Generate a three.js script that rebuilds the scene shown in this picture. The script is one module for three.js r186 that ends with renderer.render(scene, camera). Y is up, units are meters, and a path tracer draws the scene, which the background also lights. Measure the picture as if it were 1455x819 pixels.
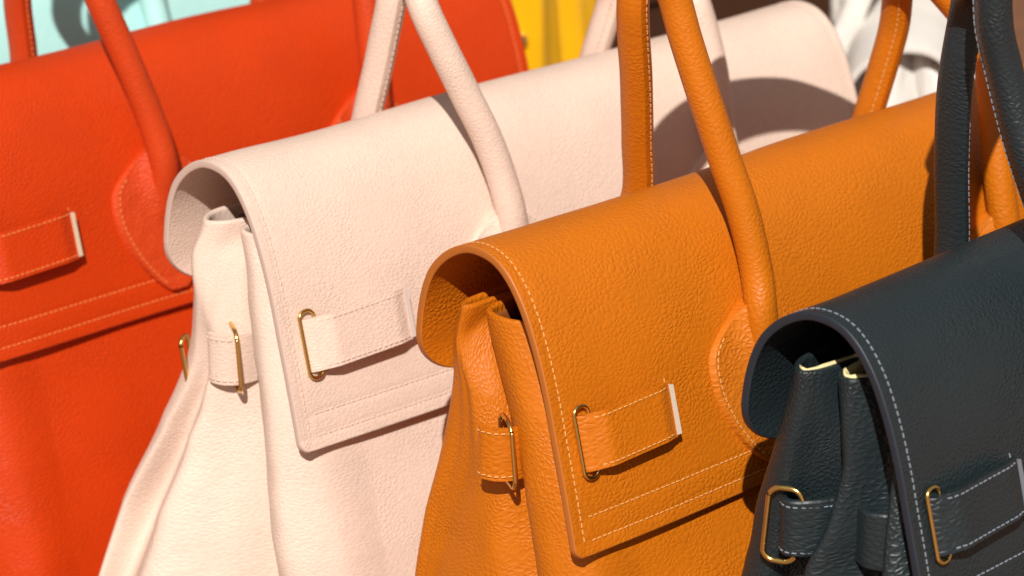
import * as THREE from 'three';
import { mergeGeometries } from 'three/addons/utils/BufferGeometryUtils.js';

// ---------------------------------------------------------------- camera, sky, sun, exposure
const H = 0.222;                                   // height of a bag's flap ridge above the table
const scene = new THREE.Scene();
const camera = new THREE.PerspectiveCamera(9.963, 1024 / 576, 0.05, 60);
camera.position.set(-0.67755, 0.37635 + H, 0.75877);
{
  const yaw = THREE.MathUtils.degToRad(42.5388), pitch = THREE.MathUtils.degToRad(21.0821), roll = THREE.MathUtils.degToRad(-0.3474);
  camera.rotation.set(-pitch, -yaw, roll, 'YXZ');
}
camera.focus = 1.10; camera.userData.fStop = 14;
const renderer = new THREE.WebGLRenderer({ antialias: true });
renderer.setSize(1024, 576);
renderer.toneMapping = THREE.LinearToneMapping;
renderer.toneMappingExposure = 1.05;
renderer.shadowMap.enabled = true;
{ // clear bright sky
  const w = 128, h = 64, d = new Float32Array(w * h * 4);
  for (let j = 0; j < h; j++) for (let i = 0; i < w; i++) {
    const el = ((j + 0.5) / h - 0.5) * Math.PI, k = (j * w + i) * 4, t = Math.max(0, Math.sin(el));
    const a = Math.pow(1 - t, 3);
    const c = el > 0 ? [0.51 + 0.44 * a, 0.48 + 0.36 * a, 0.47 + 0.26 * a] : [0.24, 0.20, 0.16];
    d[k] = c[0]; d[k + 1] = c[1]; d[k + 2] = c[2]; d[k + 3] = 1;
  }
  const sky = new THREE.DataTexture(d, w, h, THREE.RGBAFormat, THREE.FloatType);
  sky.mapping = THREE.EquirectangularReflectionMapping; sky.magFilter = sky.minFilter = THREE.LinearFilter; sky.needsUpdate = true;
  scene.background = sky; scene.environment = sky;
  scene.environmentIntensity = 0.5; scene.backgroundIntensity = 0.5;
}
const sun = new THREE.DirectionalLight(new THREE.Color().setRGB(1, 0.94, 0.86), 5);
sun.position.set(-1.10 + 0.15, 1.42 + 0.1, 1 - 0.1); sun.target.position.set(0.15, 0.1, -0.1);
sun.castShadow = true; sun.shadow.radius = 1; sun.shadow.mapSize.set(4096, 4096);
Object.assign(sun.shadow.camera, { left: -0.7, right: 0.7, top: 0.7, bottom: -0.7, near: 0.1, far: 4 });
scene.add(sun, sun.target);

// ---------------------------------------------------------------- small tools
let seed = 7;
const rnd = () => { seed = (seed * 1664525 + 1013904223) >>> 0; return seed / 4294967296; };
const V = (x, y, z) => new THREE.Vector3(x, y, z);
const lin = (r, g, b) => new THREE.Color().setRGB(r, g, b);
const lerp = (a, b, t) => a + (b - a) * t;
const clamp = (x, a, b) => Math.min(b, Math.max(a, x));
const sst = (a, b, x) => { const t = clamp((x - a) / (b - a), 0, 1); return t * t * (3 - 2 * t); };
const used = new Map();
function numbered(n) { const k = used.get(n) ?? 0; used.set(n, k + 1); return k ? n + '_' + String(k).padStart(3, '0') : n; }
function mesh(name, geo, mat, parent, top) {
  const m = new THREE.Mesh(geo, mat); m.name = top ? numbered(name) : name; m.castShadow = m.receiveShadow = true; parent.add(m); return m;
}
function grid(nu, nv, fn) {
  const p = [], uv = [], ix = [];
  for (let j = 0; j <= nv; j++) for (let i = 0; i <= nu; i++) {
    const r = fn(i / nu, j / nv, i, j); p.push(r[0], r[1], r[2]); uv.push(r[3] ?? i / nu, r[4] ?? j / nv);
  }
  const w = nu + 1;
  for (let j = 0; j < nv; j++) for (let i = 0; i < nu; i++) { const a = j * w + i; ix.push(a, a + 1, a + w + 1, a, a + w + 1, a + w); }
  const g = new THREE.BufferGeometry();
  g.setAttribute('position', new THREE.Float32BufferAttribute(p, 3)); g.setAttribute('uv', new THREE.Float32BufferAttribute(uv, 2));
  g.setIndex(ix); g.computeVertexNormals(); return g;
}
const lift = (g) => g.translate(0, H, 0);
const cr1 = (a, b, c, d, t) => 0.5 * (2 * b + (c - a) * t + (2 * a - 5 * b + 4 * c - d) * t * t + (3 * b - a - 3 * c + d) * t * t * t);
function crPath(pts, t) { // pts: arrays; t 0..1 along the knots
  const n = pts.length - 1, f = clamp(t, 0, 1) * n, i = Math.min(n - 1, Math.floor(f)), u = f - i;
  const A = pts[Math.max(0, i - 1)], B = pts[i], C = pts[i + 1], D = pts[Math.min(n, i + 2)];
  return B.map((_, k) => cr1(A[k], B[k], C[k], D[k], u));
}
// value noise for soft irregularity of shape
const hash = (x, y, z) => { const s = Math.sin(x * 127.1 + y * 311.7 + z * 74.7) * 43758.5453; return s - Math.floor(s); };
function vn(x, y, z) {
  const i = Math.floor(x), j = Math.floor(y), k = Math.floor(z), u = sst(0, 1, x - i), v = sst(0, 1, y - j), w = sst(0, 1, z - k);
  const L = (c) => lerp(lerp(hash(i, j, c), hash(i + 1, j, c), u), lerp(hash(i, j + 1, c), hash(i + 1, j + 1, c), u), v);
  return lerp(L(k), L(k + 1), w) - 0.5;
}

// ---------------------------------------------------------------- leather
function tileNoise(N, cells, sd) { // tileable value noise on an N grid
  const g = new Float32Array(cells * cells); let s = sd;
  for (let i = 0; i < g.length; i++) { s = (s * 1664525 + 1013904223) >>> 0; g[i] = s / 4294967296; }
  const o = new Float32Array(N * N);
  for (let y = 0; y < N; y++) for (let x = 0; x < N; x++) {
    const fx = x / N * cells, fy = y / N * cells, i = Math.floor(fx), j = Math.floor(fy), u = sst(0, 1, fx - i), v = sst(0, 1, fy - j);
    const a = (p, q) => g[((q + cells) % cells) * cells + (p + cells) % cells];
    o[y * N + x] = lerp(lerp(a(i, j), a(i + 1, j), u), lerp(a(i, j + 1), a(i + 1, j + 1), u), v);
  }
  return o;
}
function grainTexture(N, cells, sd, stretch, fine) { // pebbled hide: warped cells with soft valleys
  const pts = new Float32Array(cells * cells * 2); let s = sd;
  for (let i = 0; i < pts.length; i++) { s = (s * 1664525 + 1013904223) >>> 0; pts[i] = s / 4294967296; }
  const w1 = tileNoise(N, 18, sd + 1), w2 = tileNoise(N, 18, sd + 2), n3 = tileNoise(N, 150, sd + 3), n4 = tileNoise(N, 10, sd + 4), n5 = tileNoise(N, 320, sd + 5);
  const d = new Uint8Array(N * N * 4);
  for (let y = 0; y < N; y++) for (let x = 0; x < N; x++) {
    const k = y * N + x;
    const fx = ((x / N * cells + (w1[k] - 0.5) * 1.3) % cells + cells) % cells, fy = ((y / N * cells + (w2[k] - 0.5) * 1.3) % cells + cells) % cells;
    const i = Math.floor(fx), j = Math.floor(fy); let a = 9, b = 9;
    for (let q = -2; q <= 2; q++) for (let p = -2; p <= 2; p++) {
      const ci = (i + p + cells) % cells, cj = (j + q + cells) % cells, c = (cj * cells + ci) * 2;
      const dx = (i + p + pts[c] - fx) * stretch, dy = j + q + pts[c + 1] - fy, e = Math.hypot(dx, dy);
      if (e < a) { b = a; a = e; } else if (e < b) b = e;
    }
    const valley = sst(-0.03, 0.48, b - a);
    const h = 0.14 + 0.42 * valley * (0.35 + 0.9 * n4[k]) + 0.12 * n3[k] * fine + 0.05 * n5[k] + 0.16 * (1 - a);
    d[k * 4] = d[k * 4 + 1] = d[k * 4 + 2] = clamp(h, 0, 1) * 255; d[k * 4 + 3] = 255;
  }
  const t = new THREE.DataTexture(d, N, N); t.wrapS = t.wrapT = THREE.RepeatWrapping; t.magFilter = THREE.LinearFilter; t.minFilter = THREE.LinearMipmapLinearFilter; t.generateMipmaps = true; t.needsUpdate = true;
  return t;
}
const pebble = grainTexture(1024, 58, 11, 0.70, 1), fineGrain = grainTexture(1024, 76, 29, 0.62, 1.2);
const mottle = (() => { // dye that took unevenly: fine flecks and wide faint patches
  const N = 512, a = tileNoise(N, 7, 3), b = tileNoise(N, 40, 5), c = tileNoise(N, 170, 8), d = new Uint8Array(N * N * 4);
  for (let k = 0; k < N * N; k++) {
    const v = 0.955 + 0.03 * (a[k] - 0.5) + 0.012 * (b[k] - 0.5) + 0.035 * (c[k] - 0.5);
    d[k * 4] = d[k * 4 + 1] = d[k * 4 + 2] = clamp(v, 0, 1) * 255; d[k * 4 + 3] = 255;
  }
  const t = new THREE.DataTexture(d, N, N); t.colorSpace = THREE.SRGBColorSpace; t.wrapS = t.wrapT = THREE.RepeatWrapping; t.magFilter = THREE.LinearFilter; t.minFilter = THREE.LinearMipmapLinearFilter; t.generateMipmaps = true; t.needsUpdate = true;
  return t;
})();
const TILE = 0.12;                                 // metres of leather that one texture covers
function leather(c, o = {}) {
  return new THREE.MeshPhysicalMaterial({ color: lin(...c), map: mottle, bumpMap: o.grain ?? pebble, bumpScale: o.bump ?? 0.00045, roughness: o.rough ?? 0.5, specularIntensity: o.spec ?? 0.6, clearcoat: o.coat ?? 0, clearcoatRoughness: 0.25 });
}
const brass = new THREE.MeshStandardMaterial({ color: lin(0.72, 0.50, 0.16), metalness: 1, roughness: 0.24 });
const plain = (c, rough = 0.7) => new THREE.MeshStandardMaterial({ color: lin(...c), roughness: rough });

// ---------------------------------------------------------------- one handbag
const L = 0.30, TH = 0.0027;
// the flap's end profile, (z, y) from the ridge: back hem, over the top, down the front
const PROFILE = [[-.0265, -.0555], [-.0277, -.048], [-.0275, -.040], [-.0262, -.030], [-.0232, -.020], [-.0185, -.0120], [-.0105, -.0050], [-.001, -.0008], [.010, -.0010], [.0185, -.0055], [.0260, -.0145], [.0320, -.0265], [.0372, -.0410], [.0412, -.0560], [.0452, -.0710], [.0490, -.0865], [.0515, -.0970]];
const PL = []; { // resampled by arc length
  let prev = null, s = 0;
  for (let i = 0; i <= 800; i++) { const q = crPath(PROFILE, i / 800); if (prev) s += Math.hypot(q[0] - prev[0], q[1] - prev[1]); PL.push([s, q[0], q[1]]); prev = q; }
}
const S = PL[PL.length - 1][0];
function prof(s) {
  s = clamp(s, 0, S); let a = 0, b = PL.length - 1;
  while (b - a > 1) { const m = (a + b) >> 1; if (PL[m][0] <= s) a = m; else b = m; }
  const A = PL[a], B = PL[b], t = (s - A[0]) / (B[0] - A[0] || 1), dz = B[1] - A[1], dy = B[2] - A[2], l = Math.hypot(dz, dy);
  return { z: lerp(A[1], B[1], t), y: lerp(A[2], B[2], t), tz: dz / l, ty: dy / l };
}
function sOfY(y) { let a = S * 0.5, b = S; for (let i = 0; i < 40; i++) { const m = (a + b) / 2; if (prof(m).y > y) a = m; else b = m; } return a; }
const DENTS = new Map();
function flapPt(x, s, off, sd) {
  const p = prof(s), nz = -p.ty, ny = p.tz; // outward normal
  const e = sst(0, 0.03, x) * sst(0, 0.03, L - x);
  const xe = Math.min(x, L - x), gv = (q) => Math.exp(-((q / 0.0011) ** 2)), gr = -0.00024 * Math.max(gv(xe - 0.0042), gv(S - s - 0.0045), gv(S - s - 0.0125) * sst(.002, .006, xe)) * (off > -0.001 ? 1 : 0);
  const dn = DENTS.get(sd);
  const w = gr - (dn ? dn[1] * Math.exp(-(((x - dn[0]) / .036) ** 2)) * sst(.085, .15, s) * sst(0, .03, S - s) : 0) + (vn(x * 16 + sd, s * 14, sd) * 0.0024 + vn(x * 45 + sd, s * 40, sd + 3) * 0.0004) * e;
  return V(x, p.y + ny * (off + w), p.z + nz * (off + w));
}
const frontPt = (x, y, off, sd) => flapPt(x, sOfY(y), off, sd);
const frontZ = (y) => prof(sOfY(y)).z;
function flapRange(x) { // rounded lower corners at the back, small radius at the front
  const R = 0.017, r = 0.0035, xe = Math.min(x, L - x);
  const a = xe < R ? R - Math.sqrt(R * R - (R - xe) ** 2) : 0, b = xe < r ? r - Math.sqrt(r * r - (r - xe) ** 2) : 0;
  return [a, S - b];
}
function flapSkin(sd) {
  const xs = []; for (let i = 0; i <= 14; i++) xs.push(0.017 * (1 - Math.cos(i / 14 * Math.PI / 2)));
  for (let i = 1; i < 60; i++) xs.push(lerp(0.017, L - 0.017, i / 60));
  for (let i = 14; i >= 0; i--) xs.push(L - 0.017 * (1 - Math.cos(i / 14 * Math.PI / 2)));
  const f = (off, flip) => grid(xs.length - 1, 210, (u, v, i) => { const x = xs[i], [a, b] = flapRange(x), s = lerp(a, b, flip ? 1 - v : v), p = flapPt(x, s, off, sd); return [p.x, p.y, p.z, x / TILE, s / TILE]; });
  return [f(0, true), f(-TH, false)];
}
function flapOutline() { // closed loop of (x, s)
  const o = [], R = 0.017, r = 0.0035, arc = (cx, cs, q, a0) => { for (let i = 0; i <= 12; i++) { const t = a0 + i / 12 * Math.PI / 2; o.push([cx + q * Math.cos(t), cs + q * Math.sin(t)]); } };
  const line = (a, b, n) => { for (let i = 1; i < n; i++) o.push([lerp(a[0], b[0], i / n), lerp(a[1], b[1], i / n)]); };
  arc(R, R, R, Math.PI); line([R, 0], [L - R, 0], 40); arc(L - R, R, R, -Math.PI / 2); line([L, R], [L, S - r], 80);
  arc(L - r, S - r, r, 0); line([L - r, S], [r, S], 60); arc(r, S - r, r, Math.PI / 2); line([0, S - r], [0, R], 80);
  return o;
}
function flapEdge(sd) {
  const o = flapOutline(), n = o.length;
  const gx = (x, s, off) => { // allow a step beyond the hem
    const xx = clamp(x, 0, L), ss = clamp(s, 0, S), p = flapPt(xx, ss, off, sd), q = prof(ss), ds = s - ss; p.x += x - xx; p.y += q.ty * ds; p.z += q.tz * ds; return p;
  };
  return grid(n, 8, (u, v, i, j) => {
    const a = o[(i - 1 + n) % n], b = o[i % n], c = o[(i + 1) % n]; let tx = c[0] - a[0], ts = c[1] - a[1]; const l = Math.hypot(tx, ts) || 1; tx /= l; ts /= l;
    const th = (v - 0.5) * Math.PI, out = Math.cos(th) ** 0.5 * 0.0005, off = -TH / 2 + Math.sin(th) * (TH / 2 + 0.0001);
    const p = gx(b[0] + ts * out, b[1] - tx * out, off); return [p.x, p.y, p.z, i * 0.004 / TILE, v * 0.003 / TILE];
  });
}
// stitches: short rounded dashes along a path of frames (position, direction, normal)
const dash = (() => { const g = new THREE.CapsuleGeometry(0.00030, 0.00115, 2, 5); g.rotateZ(Math.PI / 2); g.deleteAttribute('uv'); return g; })();
function stitches(paths, pitch = 0.0024) {
  const out = [];
  for (const pts of paths) { // pts: [{p, n}] dense
    let acc = 0;
    for (let i = 1; i < pts.length; i++) {
      const d = pts[i].p.distanceTo(pts[i - 1].p); acc += d;
      if (acc >= pitch) {
        acc -= pitch;
        const t = pts[i].p.clone().sub(pts[i - 1].p).normalize(), n = pts[i].n.clone().addScaledVector(t, -pts[i].n.dot(t)).normalize(), b = n.clone().cross(t);
        t.applyAxisAngle(n, (rnd() - 0.5) * 0.22);
        const m = new THREE.Matrix4().makeBasis(t, b.copy(n).cross(t), n); m.setPosition(pts[i].p.clone().addScaledVector(n, 0.00012));
        out.push(dash.clone().applyMatrix4(m));
      }
    }
  }
  return mergeGeometries(out);
}
function flapLine(fn, n, sd) { // fn(t) -> (x, s)
  const o = []; for (let i = 0; i <= n; i++) { const [x, s] = fn(i / n), q = prof(s); o.push({ p: flapPt(x, s, 0, sd), n: V(0, q.tz, -q.ty) }); } return o;
}
// a ribbon of leather with thickness: centre line pts, width direction w, thickness direction derived
function ribbon(path, halfW, th, wdir, N = 40, taper) { // path(t) -> V
  const ring = [[-1, -.5], [-1, .3], [-.93, .5], [.93, .5], [1, .3], [1, -.5]], secs = ring.length;
  const pos = (t, k) => {
    const e = 1e-3, c = path(t), T = path(Math.min(1, t + e)).sub(path(Math.max(0, t - e))).normalize(), W = wdir.clone().addScaledVector(T, -wdir.dot(T)).normalize(), Nn = T.clone().cross(W).normalize();
    const q = ring[((k % secs) + secs) % secs], hw = halfW * (taper ? taper(t) : 1); return c.addScaledVector(W, q[0] * hw).addScaledVector(Nn, q[1] * th);
  };
  const len = path(0).distanceTo(path(1));
  const parts = [];
  for (let k = 0; k < secs; k++) parts.push(grid(N, 1, (u, v) => { const p = pos(u, k + v), a = ring[(k + v) % secs]; return [p.x, p.y, p.z, u * len / TILE, (a[0] * halfW + a[1] * th) / TILE]; }));
  for (const t of [0, 1]) { const p = [], ix = []; for (let k = 0; k < secs; k++) { const q = pos(t, k); p.push(q.x, q.y, q.z); } for (let k = 1; k < secs - 1; k++) t ? ix.push(0, k, k + 1) : ix.push(0, k + 1, k); const g = new THREE.BufferGeometry(); g.setAttribute('position', new THREE.Float32BufferAttribute(p, 3)); g.setAttribute('uv', new THREE.Float32BufferAttribute(new Array(secs * 2).fill(0), 2)); g.setIndex(ix); g.computeVertexNormals(); parts.push(g); }
  return mergeGeometries(parts);
}
function loopRing(w, h, r, c, tube, toWorld) { // rounded rectangle wire
  const pts = [];
  for (const [sx, sy, a0] of [[1, 1, 0], [-1, 1, 90], [-1, -1, 180], [1, -1, 270]]) for (let i = 0; i <= 6; i++) { const a = (a0 + i * 15) * Math.PI / 180; pts.push(toWorld(c[0] + sx * (w / 2 - r) + r * Math.cos(a), c[1] + sy * (h / 2 - r) + r * Math.sin(a))); }
  return new THREE.TubeGeometry(new THREE.CatmullRomCurve3(pts, true, 'catmullrom', 0.3), 120, tube, 10, true);
}
// body cross-sections: eleven (x, z) points from the front panel round the left end to the back panel, per height
const SECT = [
  [-.0260, [[.030, .0245], [.013, .0245], [.0050, .0180], [.0075, .0095], [.020, .0065], [.024, .0055], [.017, .0045], [.0060, .0010], [.0020, -.0050], [.010, -.0125], [.030, -.0130]]],
  [-.0380, [[.030, .0300], [.013, .0300], [.0040, .0220], [.0070, .0125], [.016, .0085], [.012, .0060], [.0060, .0025], [.0010, -.0025], [-.0005, -.0080], [.008, -.0155], [.030, -.0165]]],
  [-.0550, [[.030, .0360], [.012, .0360], [.0025, .0265], [.0055, .0160], [.0130, .0110], [.0075, .0080], [.0020, .0030], [-.0012, -.0015], [-.0008, -.0070], [.007, -.0160], [.030, -.0175]]],
  [-.0800, [[.030, .0430], [.010, .0427], [.0005, .0333], [.0030, .0225], [.0125, .0165], [.0050, .0100], [-.0015, .0025], [.0020, -.0045], [-.0010, -.0100], [.005, -.0205], [.030, -.0225]]],
  [-.1050, [[.030, .0495], [.010, .0490], [-.0010, .0390], [.0015, .0280], [.0120, .0205], [.0020, .0110], [-.0080, -.0005], [.0005, -.0140], [-.0060, -.0200], [.003, -.0325], [.030, -.0340]]],
  [-.1400, [[.030, .0585], [.011, .0580], [-.0025, .0475], [-.0005, .0345], [.0100, .0250], [-.0060, .0135], [-.0200, -.0040], [-.0050, -.0270], [-.0140, -.0350], [.000, -.0480], [.030, -.0500]]],
  [-.1850, [[.030, .0680], [.013, .0675], [.0000, .0560], [.0005, .0420], [.0060, .0295], [-.0150, .0160], [-.0310, -.0040], [-.0170, -.0330], [-.0240, -.0410], [-.005, -.0540], [.030, -.0560]]],
  [-.2140, [[.030, .0710], [.015, .0705], [.0020, .0590], [.0015, .0440], [.0030, .0310], [-.0100, .0160], [-.0220, -.0040], [-.0150, -.0330], [-.0180, -.0420], [-.003, -.0560], [.030, -.0575]]],
  [-.2215, [[.030, .0680], [.017, .0675], [.0060, .0570], [.0055, .0430], [.0060, .0310], [-.0040, .0160], [-.0130, -.0040], [-.0080, -.0330], [-.0100, -.0410], [.002, -.0530], [.030, -.0545]]],
];
// how far the end flares outward and back differs from bag to bag
const flared = (sect, f) => sect.map(([y, p]) => [y, p.map(([x, z]) => [x < .003 ? .003 + (x - .003) * f : x, z < -.022 ? -.022 + (z + .022) * lerp(Math.min(f, 1), 1, .35) : z])]);
// the cleft between the two lobes can sit nearer the back at the mouth
const CLEFT = [0, -.002, -.006, -.010, -.0105, -.0105, -.010, -.0065, -.003, 0, 0];
const clefted = (sect, c) => sect.map(([y, p]) => [y, p.map(([x, z], i) => [x, z + c * CLEFT[i] * sst(-.075, -.030, y)])]);
const SECT_FULL = [
  [-.0080, [[.030, .0150], [.020, .0150], [.0125, .0110], [.0130, .0080], [.0180, .0050], [.0190, .0035], [.0170, .0020], [.0130, -.0010], [.0115, -.0045], [.016, -.0085], [.030, -.0090]]],
  [-.0170, [[.030, .0215], [.016, .0215], [.0085, .0160], [.0100, .0110], [.0160, .0060], [.0160, .0045], [.0140, .0025], [.0080, -.0010], [.0060, -.0070], [.012, -.0140], [.030, -.0150]]],
  ...SECT.slice(1),
];
// the dark bag's end is crumpled: an extra fold stands between its two lobes
const SECT_CRUMPLED = [
  [-.0235, [[.030, .026], [.024, .026], [.0150, .0245], [.0170, .0185], [.0065, .0110], [.0090, .0040], [.0220, .0020], [.0065, -.0005], [.0010, -.0055], [.010, -.0130], [.030, -.0140]]],
  [-.0380, [[.030, .0300], [.022, .0300], [.0120, .0275], [.0190, .0215], [.0060, .0110], [.0110, .0045], [.0150, .0030], [.0070, -.0010], [.0005, -.0065], [.008, -.0155], [.030, -.0165]]],
  [-.0550, [[.030, .0360], [.016, .0360], [.0060, .0295], [.0180, .0200], [.0060, .0110], [.0120, .0050], [.0150, .0030], [.0080, -.0040], [.0000, -.0095], [.007, -.0195], [.030, -.0215]]],
  [-.0750, [[.030, .0410], [.014, .0405], [.0015, .0315], [.0180, .0205], [.0020, .0080], [.0110, .0010], [.0160, -.0020], [.0100, -.0080], [.0010, -.0130], [.006, -.0250], [.030, -.0280]]],
  [-.0950, [[.030, .0470], [.012, .0465], [-.0020, .0350], [.0170, .0215], [-.0020, .0050], [.0090, -.0030], [.0150, -.0060], [.0100, -.0120], [.0010, -.0170], [.006, -.0290], [.030, -.0320]]],
  ...flared(SECT, .4).slice(5),
];
function sectionAt(sect, y, t) { // y from the ridge (negative), t 0..1
  let i = 0; while (i < sect.length - 2 && sect[i + 1][0] > y) i++;
  const A = sect[Math.max(0, i - 1)][1], B = sect[i][1], C = sect[i + 1][1], D = sect[Math.min(sect.length - 1, i + 2)][1], u = clamp((sect[i][0] - y) / (sect[i][0] - sect[i + 1][0]), 0, 1);
  const pts = B.map((_, k) => [0, 1].map((c) => cr1(A[k][c], B[k][c], C[k][c], D[k][c], u)));
  return crPath(pts, t);
}
const YB = -.2215;
function gussetGeo(sect, sd, right) {
  const top = sect[0][0];
  const nu = 130, rows = [], nv = 84, T0 = 0, T1 = 1;
  const P = (t, y) => { const [x, z] = sectionAt(sect, y, t); const w = Math.sin((t - T0) / (T1 - T0) * Math.PI); const a = (vn(t * 7 + sd, y * 45, sd) * 0.0012 + vn(t * 16 + sd, y * 110 + t * 9, sd + 9) * 0.0008) * w; return V(x + a, y, z + a * 0.3); };
  for (let j = 0; j <= nv; j++) rows.push([lerp(YB, top, j / nv), 0]);
  const rim = [];
  const g = grid(nu, nv + 12, (u, v, i, j) => {
    const t = lerp(T0, T1, u);
    if (j <= nv) { const p = P(t, rows[j][0]); return [right ? L - p.x : p.x, p.y, p.z, u * 0.14 / TILE, p.y / TILE]; }
    const k = j - nv, c = P(t, top), q = P(Math.min(1, t + 0.004), top).sub(P(Math.max(0, t - 0.004), top)).normalize(), n = V(q.z, 0, -q.x), r = 0.0012; // n points out of the bag
    let p; if (k <= 6) { const a = k / 6 * Math.PI; p = c.clone().addScaledVector(n, -r + r * Math.cos(a)); p.y += r * Math.sin(a); } else { p = c.clone().addScaledVector(n, -2 * r); p.y -= (k - 6) * 0.0008; }
    return [right ? L - p.x : p.x, p.y, p.z, u * 0.14 / TILE, (p.y + k * 0.001) / TILE];
  });
  return { g, P };
}
function panelGeo(sect, t, sd, back) {
  const top = sect[0][0];
  return grid(70, 60, (u, v) => {
    const y = lerp(YB, top, v), [x0, z0] = sectionAt(sect, y, t), x = lerp(x0, L - x0, u), e = sst(0, .16, u) * sst(0, .16, 1 - u);
    const low = sst(-.09, -.14, y), b = (0.0022 * low + vn(x * 14 + sd, y * 14, sd) * 0.0026 * (0.3 + low) + vn(x * 38, y * 30 + sd, sd) * 0.0008 * low) * e * sst(YB, YB + .02, y);
    return [x, y, z0 + (back ? -b * 0.4 : b), x / TILE, y / TILE];
  });
}
// handle: rolled tube with a raised stitched seam on one side
function handleGeo(pts, r, seamDir, flange = 0.16) {
  const curve = new THREE.CatmullRomCurve3(pts.map((p) => V(...p)), false, 'centripetal'), N = 130, M = 20, len = curve.getLength(), fr = [];
  for (let i = 0; i <= N; i++) { const u = i / N, p = curve.getPointAt(u), t = curve.getTangentAt(u), n = seamDir.clone().addScaledVector(t, -seamDir.dot(t)).normalize(); fr.push({ p, t, n, b: t.clone().cross(n) }); }
  const g = grid(M, N, (a, v, i, j) => {
    const f = fr[j], th = (i % M) / M * Math.PI * 2, c = Math.cos(th), rr = r * (1 + flange * Math.max(0, c) ** 10) * (1 + 0.05 * vn(v * 30, Math.cos(th) * 2, Math.sin(th) * 2));
    const p = f.p.clone().addScaledVector(f.n, c * rr).addScaledVector(f.b, Math.sin(th) * rr); return [p.x, p.y, p.z, a * 0.036 / TILE, v * len / TILE];
  });
  const line = [0.42, -0.42].map((th) => { const o = []; for (let j = 0; j <= N; j += 1) for (let k = 0; k < 6 && j < N; k++) { const f = fr[j], h = fr[j + 1], p = f.p.clone().lerp(h.p, k / 6), n = f.n.clone().lerp(h.n, k / 6), b = f.b.clone().lerp(h.b, k / 6), d = n.multiplyScalar(Math.cos(th)).addScaledVector(b, Math.sin(th)).normalize(); o.push({ p: p.addScaledVector(d, r * (1 + flange * Math.cos(th) ** 10)), n: d }); } return o; });
  return { g, line };
}
function patchGeo(x0, sd, side) { // drop-shaped base that the handle grows out of; side 1 front, -1 back
  const top = side > 0 ? -.0345 : -.028, bot = side > 0 ? -.0915 : -.053, hw = 0.0235;
  const half = (v) => { const t = v; return hw * Math.pow(Math.sin(Math.PI * Math.pow(t, 0.72)), 0.62) * (t < 0.28 ? sst(-0.25, 0.28, t) : 1); };
  const base = (x, y, off) => side > 0 ? frontPt(clamp(x, 0.001, L - .001), y, off, sd) : V(x, y, -.0285 - off);
  const rise = (x, y) => { const d = Math.abs(x - x0) / 0.0062, k = sst(-.068, -.046, y); return k * 0.0066 * Math.exp(-d * d * 0.9); };
  const g = grid(44, 60, (u, v) => {
    const y = lerp(top, bot, v), w = half(clamp(v, 0.002, 0.998)), k = (u - 0.5) * 2, x = x0 + k * w, e = Math.abs(k) > 0.97 || v < 0.01 || v > 0.985 ? -0.0006 : 0.0019;
    const p = base(x, y, e + (e > 0 ? rise(x, y) : 0) + (e > 0 ? vn(x * 300, y * 300, sd) * 0.0003 : 0)); return [p.x, p.y, p.z, x / TILE * (side > 0 ? -1 : 1), y / TILE];
  });
  const lines = [-1, 1].map((sg) => { const o = []; for (let i = 0; i <= 260; i++) { const v = lerp(0.16, 0.93, i / 260), y = lerp(top, bot, v), x = x0 + sg * Math.max(0, half(v) - 0.0028); o.push({ p: base(x, y, 0.0019 + rise(x, y)), n: V(0, 0.25, side).normalize() }); } return o; });
  return { g, lines };
}
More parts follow.
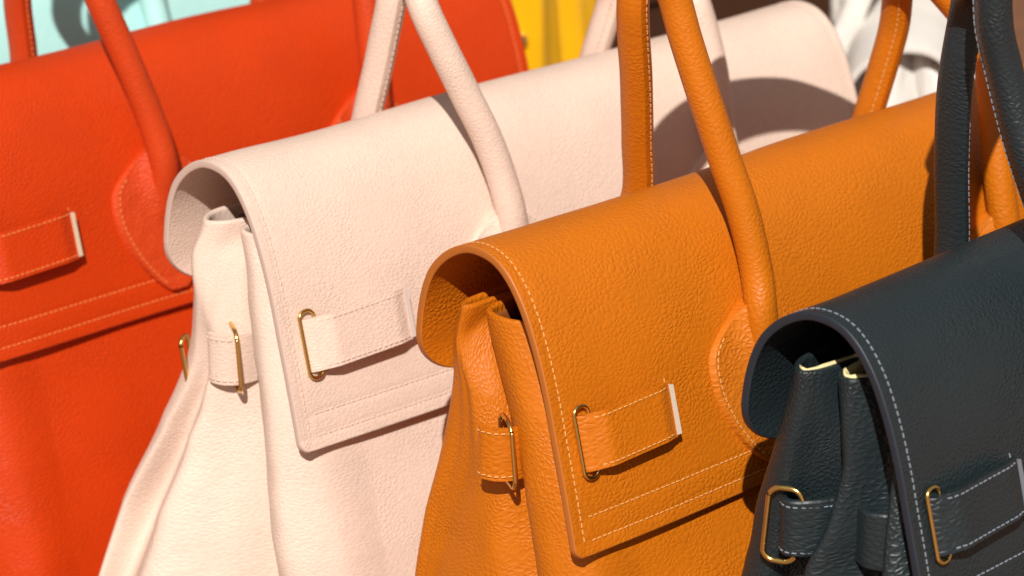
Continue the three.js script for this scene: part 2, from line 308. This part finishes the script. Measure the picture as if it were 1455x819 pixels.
function makeBag(o) {
  const t = new THREE.Group(); t.name = numbered('handbag'); scene.add(t);
  t.position.set(o.at[0], 0, o.at[1]); t.rotation.y = THREE.MathUtils.degToRad(o.yaw ?? 0); t.scale.set((o.scale ?? 1) * (o.long ?? 1), o.scale ?? 1, (o.scale ?? 1) * (o.deep ?? 1));
  t.userData = { label: o.label, category: 'handbag', group: 'leather handbags on the table' };
  if (o.dent) DENTS.set(o.sd, o.dent);
  const sd = o.sd, sect = o.crumpled ? SECT_CRUMPLED : clefted(flared(o.full ? SECT_FULL : SECT, o.flare ?? 1), o.cleft ?? 0), YT = sect[0][0], lm = o.leather, em = o.edge, hm = o.handleLeather ?? lm, thr = o.thread;
  const stuff = (m) => { m.userData.kind = 'stuff'; return m; };
  // body
  const gl = gussetGeo(sect, sd, false);
  mesh('gusset', lift(gl.g), lm, t);
  mesh('gusset', lift(gussetGeo(o.full ? sect : flared(SECT, o.flare ?? 1), sd + 5, true).g), lm, t);
  mesh('front_panel', lift(panelGeo(sect, 0, sd, false)), lm, t);
  mesh('back_panel', lift(panelGeo(sect, 1, sd, true)), lm, t);
  mesh('base_panel', lift(grid(1, 1, (u, v) => [lerp(.004, L - .004, u), YB + .001, lerp(-.054, .055, v), u, v])), lm, t);
  { // the closure that covers the mouth under the flap
    const y = YT - .003; mesh('mouth_panel', lift(grid(40, 12, (u, v) => { const [, zf] = sectionAt(sect, y, 0), [, zb] = sectionAt(sect, y, 1); return [lerp(.022, L - .022, u), y + .004 * Math.sin(Math.PI * v) + vn(u * 9, v * 3, sd) * .002, lerp(zb + .0005, zf - .0005, v), u * L / TILE, v * .04 / TILE]; })), lm, t);
  }
  { // cloth lining that shows at the mouth of the bag
    const c = gl.P, top = YT + (o.liningRise ?? -0.0008);
    mesh('lining', lift(grid(100, 8, (u, v) => { const tt = lerp(.16, .84, u), p = c(tt, YT), q = c(tt + .004, YT).sub(c(tt - .004, YT)).normalize(), n = V(q.z, 0, -q.x); p.addScaledVector(n, -0.0016 - 0.0011 * (v > 0.6 ? 1 : 0)); p.y = v <= 0.5 ? lerp(top - .006, top, v * 2) : lerp(top, top - .006, v * 2 - 1); p.y += vn(u * 22, sd, 3) * 0.0014 * (o.liningRise ? 1 : 0) * (1 - Math.abs(v * 2 - 1)); return [p.x, p.y, p.z]; })), o.lining ?? lm, t);
  }
  // flap
  const [outer, inner] = flapSkin(sd);
  const flap = mesh('flap', lift(mergeGeometries([outer, inner])), lm, t);
  mesh('flap_edge', lift(flapEdge(sd)), em, flap);
  const fl = [];
  for (const xe of [0.0042, L - 0.0042]) fl.push(flapLine((k) => [xe, lerp(0.016, S - 0.004, k)], 700, sd));
  for (const q of [0.0045, 0.0125]) fl.push(flapLine((k) => [lerp(0.006, L - 0.006, k), S - q], 900, sd));
  stuff(mesh('flap_stitching', lift(stitches(fl)), thr, flap));
  // front straps, one near each end of the flap
  const E = o.strapEnd ?? .0520, bow = (k) => sst(0, .25, k) * (0.62 + 0.38 * sst(0, .16, 1 - k));
  for (const side of [0, 1]) {
    const X = (x) => side ? L - x : x, y0 = -.0600 + (o.strapDrop ?? 0), n = V(0, 0.22, 0.975);
    const st = mesh('strap', lift(ribbon((k) => { const x = lerp(.0092, E, k), b = bow(clamp(k, 0, 1)); return frontPt(X(x), y0 - 0.0012 * (1 - k), 0.0014 + 0.0038 * b - (k < .05 ? (0.05 - k) * 0.04 : 0), sd); }, .0095, .0022, V(0, side ? .968 : -.968, side ? -.25 : .25), 40)), lm, t);
    const sl = [-1, 1].map((sg) => { const a = []; for (let i = 0; i <= 160; i++) { const k = lerp(.08, .97, i / 160), b = bow(k); a.push({ p: frontPt(X(lerp(.0092, E, k)), y0 - 0.0012 * (1 - k) + sg * .0078, 0.0014 + 0.0038 * b + 0.0011, sd), n }); } return a; });
    stuff(mesh('strap_stitching', lift(stitches(sl)), thr, st));
    const el = []; for (let i = 0; i <= 100; i++) el.push({ p: frontPt(X(E + .0026), y0 + lerp(-.0100, .0098, i / 100), 0, sd), n });
    stuff(mesh('strap_stitching', lift(stitches([el])), thr, st));
    mesh('strap_trim', lift(ribbon((k) => frontPt(X(E + .0008), y0 + lerp(-.0085, .0080, k), 0.0031, sd), .00095, .0042, V(side ? -1 : 1, 0, 0), 10)), o.trim, st);
    mesh('ring', lift(loopRing(.0062, .0235, .0027, [.0110, y0 - .0008], .00072, (x, y) => frontPt(X(x), y, 0.0014, sd))), brass, t);
  }
  // side strap at the near end
  const G = (z, y) => { let best = 9, r = 0; for (let i = 0; i <= 160; i++) { const q = sectionAt(sect, y, lerp(.15, .85, i / 160)); const d = Math.abs(q[1] - z); if (d < best) { best = d; r = q[0]; } } return r; };
  if (!o.crumpled) {
    const dz = o.sideShift ?? 0, yc = -.0700 + (o.sideDrop ?? 0), pts = [[.0085, .0190], [.0015, .0182], [-.0026, .0152], [-.0042, .0112], [-.0040, .0088]];
    const st = mesh('side_strap', lift(ribbon((k) => { const q = crPath(pts, k); return V(q[0], yc, q[1] + dz); }, .0094, .0020, V(0, 1, 0), 26)), lm, t);
    const sl = [-1, 1].map((sg) => { const a = []; for (let i = 0; i <= 90; i++) { const q = crPath(pts, lerp(.2, .97, i / 90)), q2 = crPath(pts, lerp(.2, .97, i / 90) + .01); const n = V(-(q[1] - q2[1]), 0, -(q2[0] - q[0])).normalize(); if (n.x > 0) n.negate(); a.push({ p: V(q[0], yc + sg * .0078, q[1] + dz).addScaledVector(n, .0010), n }); } return a; });
    stuff(mesh('strap_stitching', lift(stitches(sl)), thr, st));
    mesh('ring', lift(loopRing(.0115, .0228, .0040, [.0142, yc], .00078, (a, y) => V(.0018 + (a - .0165) * -0.45 - (yc - y) * 0.06 - 0.001, y, a + dz + .0015 + (yc - y) * 0.16))), brass, t);
    if (o.backRing) mesh('ring', lift(loopRing(.0085, .0240, .0032, [0, yc - .010], .00090, (a, y) => V(-.0004 + a * .8 + (yc - .010 - y) * .22, y, -.0150 - a * .6 - (yc - .010 - y) * .1))), brass, t);
  } else {
    const st = mesh('side_strap', lift(ribbon((k) => { const q = crPath([[.0050, -.0125], [.0000, -.0090], [-.0006, -.0045], [.0050, .0010], [.0110, .0050], [.0110, .0120], [.0085, .0190], [.0110, .0250]], k); return V(q[0], lerp(-.0765, -.0755, k), q[1]); }, .0098, .0020, V(0, 1, 0), 50)), lm, t);
    const ln = [-1, 1].map((sg) => { const a = []; for (let i = 0; i <= 60; i++) { const q = crPath([[.0050, -.0125], [.0000, -.0090], [-.0006, -.0045], [.0050, .0010], [.0110, .0050]], i / 60); a.push({ p: V(q[0] - .001, -.0765 + sg * .008, q[1]), n: V(-1, 0, .3).normalize() }); } return a; });
    stuff(mesh('strap_stitching', lift(stitches(ln)), thr, st));
    mesh('ring', lift(loopRing(.0105, .0265, .0040, [-.0090, -.0765], .00095, (a, y) => V(-.0002 + (a + .009) * 0.40, y, a - (-.0765 - y) * 0.1))), brass, t);
  }
  // handles
  const mkHandle = (pts, seam, name) => {
    const h = handleGeo(pts, o.handleR ?? .0057, seam, o.flange), m = mesh(name, lift(h.g), hm, t);
    stuff(mesh('handle_stitching', lift(stitches([h.line[o.seamSide ?? 0]])), thr, m));
  };
  const c = o.centre ?? .158, F = o.front, B = o.back, mir = (p, cc) => [2 * cc - p[0], p[1], p[2]];
  const fx = F[0][0], low = .045; // a round arch a little higher on its near side
  const arch = (legs, z, ap, cc, right) => { const q = ap / .106, m = right ? null : legs.filter((p) => p[1] < .032), dxA = o.archDx ?? 0; return [...legs, ...[[-.0685, .083], [-.053, .0975], [-.028, .1055], [.004, .099], [.036, .0785], [.0610, .052]].map(([x, y], i) => [cc + x + dxA * [.6, .9, 1, .8, .5, .2][i], y * q, z * (i < 5 ? 1 : 1.5)]), ...(right ?? m.map((p) => [2 * cc - legs[0][0], p[1], p[2]])).slice().reverse()]; };
  mkHandle(arch([[fx + .0006, -.058, frontZ(-.058) - .0015], [fx + .0004, -.048, .0425], ...F], o.zTop?.[0] ?? .0062, o.apex ?? .106, c, o.frontRight && [[o.frontRight[0][0], -.058, frontZ(-.058) - .0015], [o.frontRight[0][0], -.044, .0425], ...o.frontRight]), V(0.1, 0, -1), 'handle');
  mkHandle(arch([[B[0][0], -.052, -.0300], [B[0][0], -.034, -.0315], ...B], o.zTop?.[1] ?? -.0060, (o.apex ?? .106) - .001, o.centreBack ?? c, o.backRight && [[o.backRight[0][0], -.052, -.0300], [o.backRight[0][0], -.034, -.0315], ...o.backRight]), V(-0.35, 0, .94), 'handle');
  for (const x0 of [fx, o.frontRight ? o.frontRight[0][0] : 2 * c - fx]) { const p = patchGeo(x0, sd, 1), m = mesh('handle_base', lift(p.g), o.baseLeather ?? hm, t); stuff(mesh('base_stitching', lift(stitches(p.lines)), thr, m)); }
  for (const x0 of [B[0][0], 2 * (o.centreBack ?? c) - B[0][0]]) mesh('handle_base', lift(patchGeo(x0, sd, -1).g), hm, t);
  return t;
}

// ---------------------------------------------------------------- the surface they stand on and what closes the view behind
{
  const N = 512, a = tileNoise(N, 8, 61), b = tileNoise(N, 90, 62), d = new Uint8Array(N * N * 4);
  for (let y = 0; y < N; y++) for (let x = 0; x < N; x++) { const k = y * N + x, g = 0.5 + 0.5 * Math.sin((y / N * 46 + a[k] * 5) * Math.PI * 2), v = 0.80 + 0.06 * g + 0.12 * (b[k] - 0.5); d[k * 4] = v * 255; d[k * 4 + 1] = v * 250; d[k * 4 + 2] = v * 244; d[k * 4 + 3] = 255; }
  const wood = new THREE.DataTexture(d, N, N); wood.colorSpace = THREE.SRGBColorSpace; wood.wrapS = wood.wrapT = THREE.RepeatWrapping; wood.magFilter = THREE.LinearFilter; wood.needsUpdate = true;
  const g = new THREE.BoxGeometry(1.9, 0.78, 1.15); g.translate(0.35, -0.3905, -0.15);
  mesh('table_top', g, new THREE.MeshStandardMaterial({ color: lin(.28, .13, .07), map: wood, roughness: 0.6 }), scene, true).userData.kind = 'structure';
  const pv = new THREE.PlaneGeometry(40, 40); pv.rotateX(-Math.PI / 2); pv.translate(0, -0.785, 0); // sunlit terracotta paving in front of the stall
  mesh('pavement', pv, new THREE.MeshStandardMaterial({ color: lin(.46, .19, .105), map: mottle, roughness: 0.85 }), scene, true).userData.kind = 'structure';
  const w = grid(160, 30, (u, v) => [lerp(-0.6, 1.5, u), lerp(-0.6, 0.75, v), -0.80 + 0.012 * Math.sin(u * 96 + Math.sin(u * 31)) + 0.008 * Math.sin(u * 47 + v * 2), u * 12, v * 8]);
  mesh('back_cloth', w, new THREE.MeshStandardMaterial({ color: lin(.035, .013, .006), roughness: 0.9, map: mottle }), scene, true).userData.kind = 'structure';
}

// ---------------------------------------------------------------- the bags
const creamThread = plain([.62, .52, .40]);
makeBag({ // blush
  label: 'pale blush pink leather handbag between the red one and the tan one', at: [-.0101, -.1284], yaw: -1.18, sd: 3.1, flare: 1.28, backRing: true,
  leather: leather([.765, .590, .495], { grain: fineGrain, bump: .00023, rough: .5 }), edge: plain([.56, .42, .36], .6), thread: plain([.64, .47, .39]), trim: plain([.60, .50, .46], .5),
  lining: plain([.78, .60, .50]), sideShift: -.005, sideDrop: -.003,
  front: [[.1067, -.037, .0425], [.1042, -.021, .0395], [.0995, -.004, .0360], [.0930, .012, .0325], [.0865, .029, .0285], [.0815, .047, .0225]], frontRight: [[.2180, -.025, .0385], [.2190, -.007, .0340], [.2175, .010, .0295], [.2160, .022, .0255]],
  back: [[.0935, -.010, -.0245], [.0950, .017, -.0170], [.0960, .037, -.0120], [.0970, .050, -.0095]], backRight: [[.2100, -.011, -.0245], [.2130, .013, -.0180], [.2120, .028, -.0140]], centre: .1590, centreBack: .1535, apex: .088,
});
makeBag({ // tan
  label: 'tan orange pebbled leather handbag in front of the blush one', at: [0, 0], yaw: 0, sd: 8.4, flare: .15, cleft: 1, strapEnd: .0482,
  leather: leather([.565, .149, .004], { bump: .00034, rough: .47 }), baseLeather: leather([.605, .165, .009], { bump: .00044, rough: .5 }), handleLeather: leather([.565, .149, .004], { bump: .00022, rough: .44 }), edge: plain([.42, .125, .018], .5), thread: plain([.62, .30, .085]), trim: plain([.62, .52, .42], .5),
  lining: plain([.30, .08, .01]),
  front: [[.0955, -.038, .0420], [.0975, -.026, .0380], [.0960, -.004, .0320], [.0925, .015, .0260], [.0890, .035, .0200], [.0860, .054, .0140], [.0845, .068, .0100]],
  back: [[.1020, -.012, -.0245], [.0970, .008, -.0200], [.0915, .028, -.0150], [.0850, .050, -.0100], [.0815, .066, -.0070]], backRight: [[.2240, -.012, -.0245], [.2262, .007, -.0200], [.2268, .028, -.0150]], frontRight: [[.2260, -.025, .0385], [.2280, -.007, .0340], [.2300, .010, .0295], [.2300, .025, .0250]], centre: .156, centreBack: .158, archDx: -.010,
});
makeBag({ // red
  label: 'bright orange red leather handbag behind the blush one', at: [-.0499, -.2737], yaw: -.41, long: .977, strapDrop: .0015, sd: 14.7,
  leather: leather([.57, .042, .0015], { grain: fineGrain, bump: .00030, rough: .47 }), baseLeather: leather([.60, .056, .008], { grain: fineGrain, bump: .00050, rough: .55 }), handleLeather: leather([.60, .055, .007], { grain: fineGrain, bump: .00028, rough: .55 }), edge: plain([.34, .030, .010], .55), thread: plain([.72, .20, .05]), trim: plain([.60, .48, .34], .5),
  lining: plain([.3, .03, .01]),
  front: [[.0982, -.041, .0440], [.0962, -.028, .0422], [.0892, -.004, .0388], [.0835, .013, .0364], [.0785, .028, .0338], [.0745, .045, .0290], [.0740, .062, .0200]],
  back: [[.0850, -.010, -.0300], [.0815, .014, -.0270], [.0780, .040, -.0190], [.0780, .060, -.0100]], centre: .1540, centreBack: .147, archDx: -.045, apex: .140, dent: [.215, .0045],
});
makeBag({ // navy
  label: 'dark navy leather handbag with crumpled end and grey stitching', at: [.0371, .1174], yaw: 2.77, sd: 21.3, crumpled: true, strapEnd: .0500, liningRise: .0022,
  leather: leather([.0165, .0255, .030], { bump: .00042, rough: .42, spec: .7 }), handleLeather: leather([.0165, .0255, .030], { bump: .00034, rough: .40, spec: .7 }), edge: plain([.014, .021, .033], .5), thread: plain([.19, .22, .27]), trim: plain([.16, .18, .21], .5),
  lining: plain([.78, .66, .34]), strapDrop: -.0025,
  front: [[.0960, -.036, .0420], [.0935, -.015, .0370], [.0890, .010, .0270], [.0858, .032, .0185], [.0845, .045, .0140], [.0823, .062, .0095], [.0795, .077, .0070]], flange: .55,
  back: [[.1125, -.014, -.0310], [.1090, .013, -.0300], [.1065, .032, -.0285], [.1050, .050, -.0265], [.1040, .075, -.0220]], centre: .158, centreBack: .158, apex: .128, archDx: -.015,
});
makeBag({ // turquoise, behind the red one
  label: 'pale turquoise leather handbag behind the red one', at: [-.073, -.405], yaw: -.5, sd: 31.9,
  leather: leather([.46, .80, .78], { grain: fineGrain, bump: .0002, rough: .5 }), edge: plain([.2, .42, .42]), thread: plain([.5, .75, .72]), trim: plain([.6, .6, .55]), lining: plain([.3, .5, .5]),
  front: [[.1065, -.037, .0420], [.1055, -.022, .0370], [.1025, -.006, .0320], [.0970, .010, .0270], [.0920, .026, .0230], [.0870, .045, .0170], [.0835, .062, .0115]],
  back: [[.0935, -.010, -.0245], [.0950, .017, -.0170], [.0960, .037, -.0120], [.0975, .060, -.0085]], centre: .162, centreBack: .1535,
});
makeBag({ // dark brown, far behind
  label: 'dark brown leather handbag standing farthest back, behind the yellow pouch', at: [.345, -.445], yaw: 1, sd: 44.2,
  leather: leather([.050, .018, .007], { rough: .5 }), edge: plain([.03, .012, .006]), thread: plain([.1, .05, .02]), trim: plain([.2, .14, .1]), lining: plain([.05, .02, .01]),
  front: [[.1065, -.037, .0420], [.1055, -.022, .0370], [.1025, -.006, .0320], [.0970, .010, .0270], [.0920, .026, .0230], [.0870, .045, .0170], [.0835, .062, .0115]],
  back: [[.0935, -.010, -.0245], [.0950, .017, -.0170], [.0960, .037, -.0120], [.0975, .060, -.0085]], centre: .162, centreBack: .1535,
});

// glossy yellow bucket bag with gathered sides, to the right of the red bag
{
  const t = new THREE.Group(); t.name = numbered('bucket_bag'); scene.add(t); t.position.set(.314, 0, -.325);
  t.userData = { label: 'glossy yellow bucket bag with gathered sides and a gold stud', category: 'handbag', group: 'leather handbags on the table' };
  const patent = leather([.86, .45, .005], { grain: fineGrain, bump: .00012, rough: .28, coat: .9, spec: .8 });
  const rad = (a, k) => 1 + (0.12 * Math.sin(a * 7 + 0.9 * Math.sin(a * 2) + 1.2 * k) + 0.025 * Math.sin(a * 17 + 1)) * lerp(.35, 1.5, k);
  const P = (a, k, ins = 0) => { const q = rad(a, k), s = lerp(1.08, .90, k) * (1 + .1 * Math.sin(Math.PI * k)); return [(.038 * s * q - ins) * Math.cos(a), lerp(.001, .205, k), (.036 * s * q - ins) * Math.sin(a)]; };
  mesh('body', grid(200, 40, (u, v) => [...P(-u * Math.PI * 2, v), u * .3 / TILE, v * .2 / TILE]), patent, t);
  mesh('lining', grid(100, 6, (u, v) => [...P(u * Math.PI * 2, lerp(.7, 1, v), .0025)]), plain([.3, .16, .02]), t);
  mesh('rim', new THREE.TubeGeometry(new THREE.CatmullRomCurve3([...Array(120)].map((_, i) => V(...P(i / 120 * Math.PI * 2, 1, .0012))), true), 240, .0017, 8, true), patent, t);
  const h = handleGeo([[-.037, .188, .0], [-.039, .215, .002], [-.035, .262, .004], [-.018, .300, .004], [.008, .305, .004], [.031, .268, .002], [.038, .215, 0], [.036, .188, 0]], .0042, V(0, 0, 1));
  mesh('handle', h.g, patent, t);
  const s = mesh('stud', new THREE.SphereGeometry(.0036, 18, 12), brass, t); const a = 2.1, q = P(a, .81); s.position.set(q[0] - .0008, q[1], q[2] + .0008); s.scale.set(1, 1, .7);
}
makeBag({ // white, smaller, its end towards the viewer
  label: 'smaller white leather handbag standing end-on, behind the tan one', at: [.3805, -.1425], yaw: 40, sd: 52.6, scale: .8, deep: 1.22, full: true,
  leather: leather([.80, .77, .73], { grain: fineGrain, bump: .00014, rough: .52 }), edge: plain([.62, .58, .54]), thread: plain([.7, .68, .64]), trim: plain([.6, .58, .55]), lining: plain([.6, .55, .5]),
  front: [[.1065, -.037, .0420], [.1055, -.022, .0370], [.1025, -.006, .0320], [.0970, .010, .0270], [.0920, .026, .0230], [.0870, .045, .0170], [.0835, .062, .0115]],
  back: [[.0935, -.010, -.0245], [.0950, .017, -.0170], [.0960, .037, -.0120], [.0975, .060, -.0085]], centre: .162, centreBack: .1535,
});
renderer.render(scene, camera);
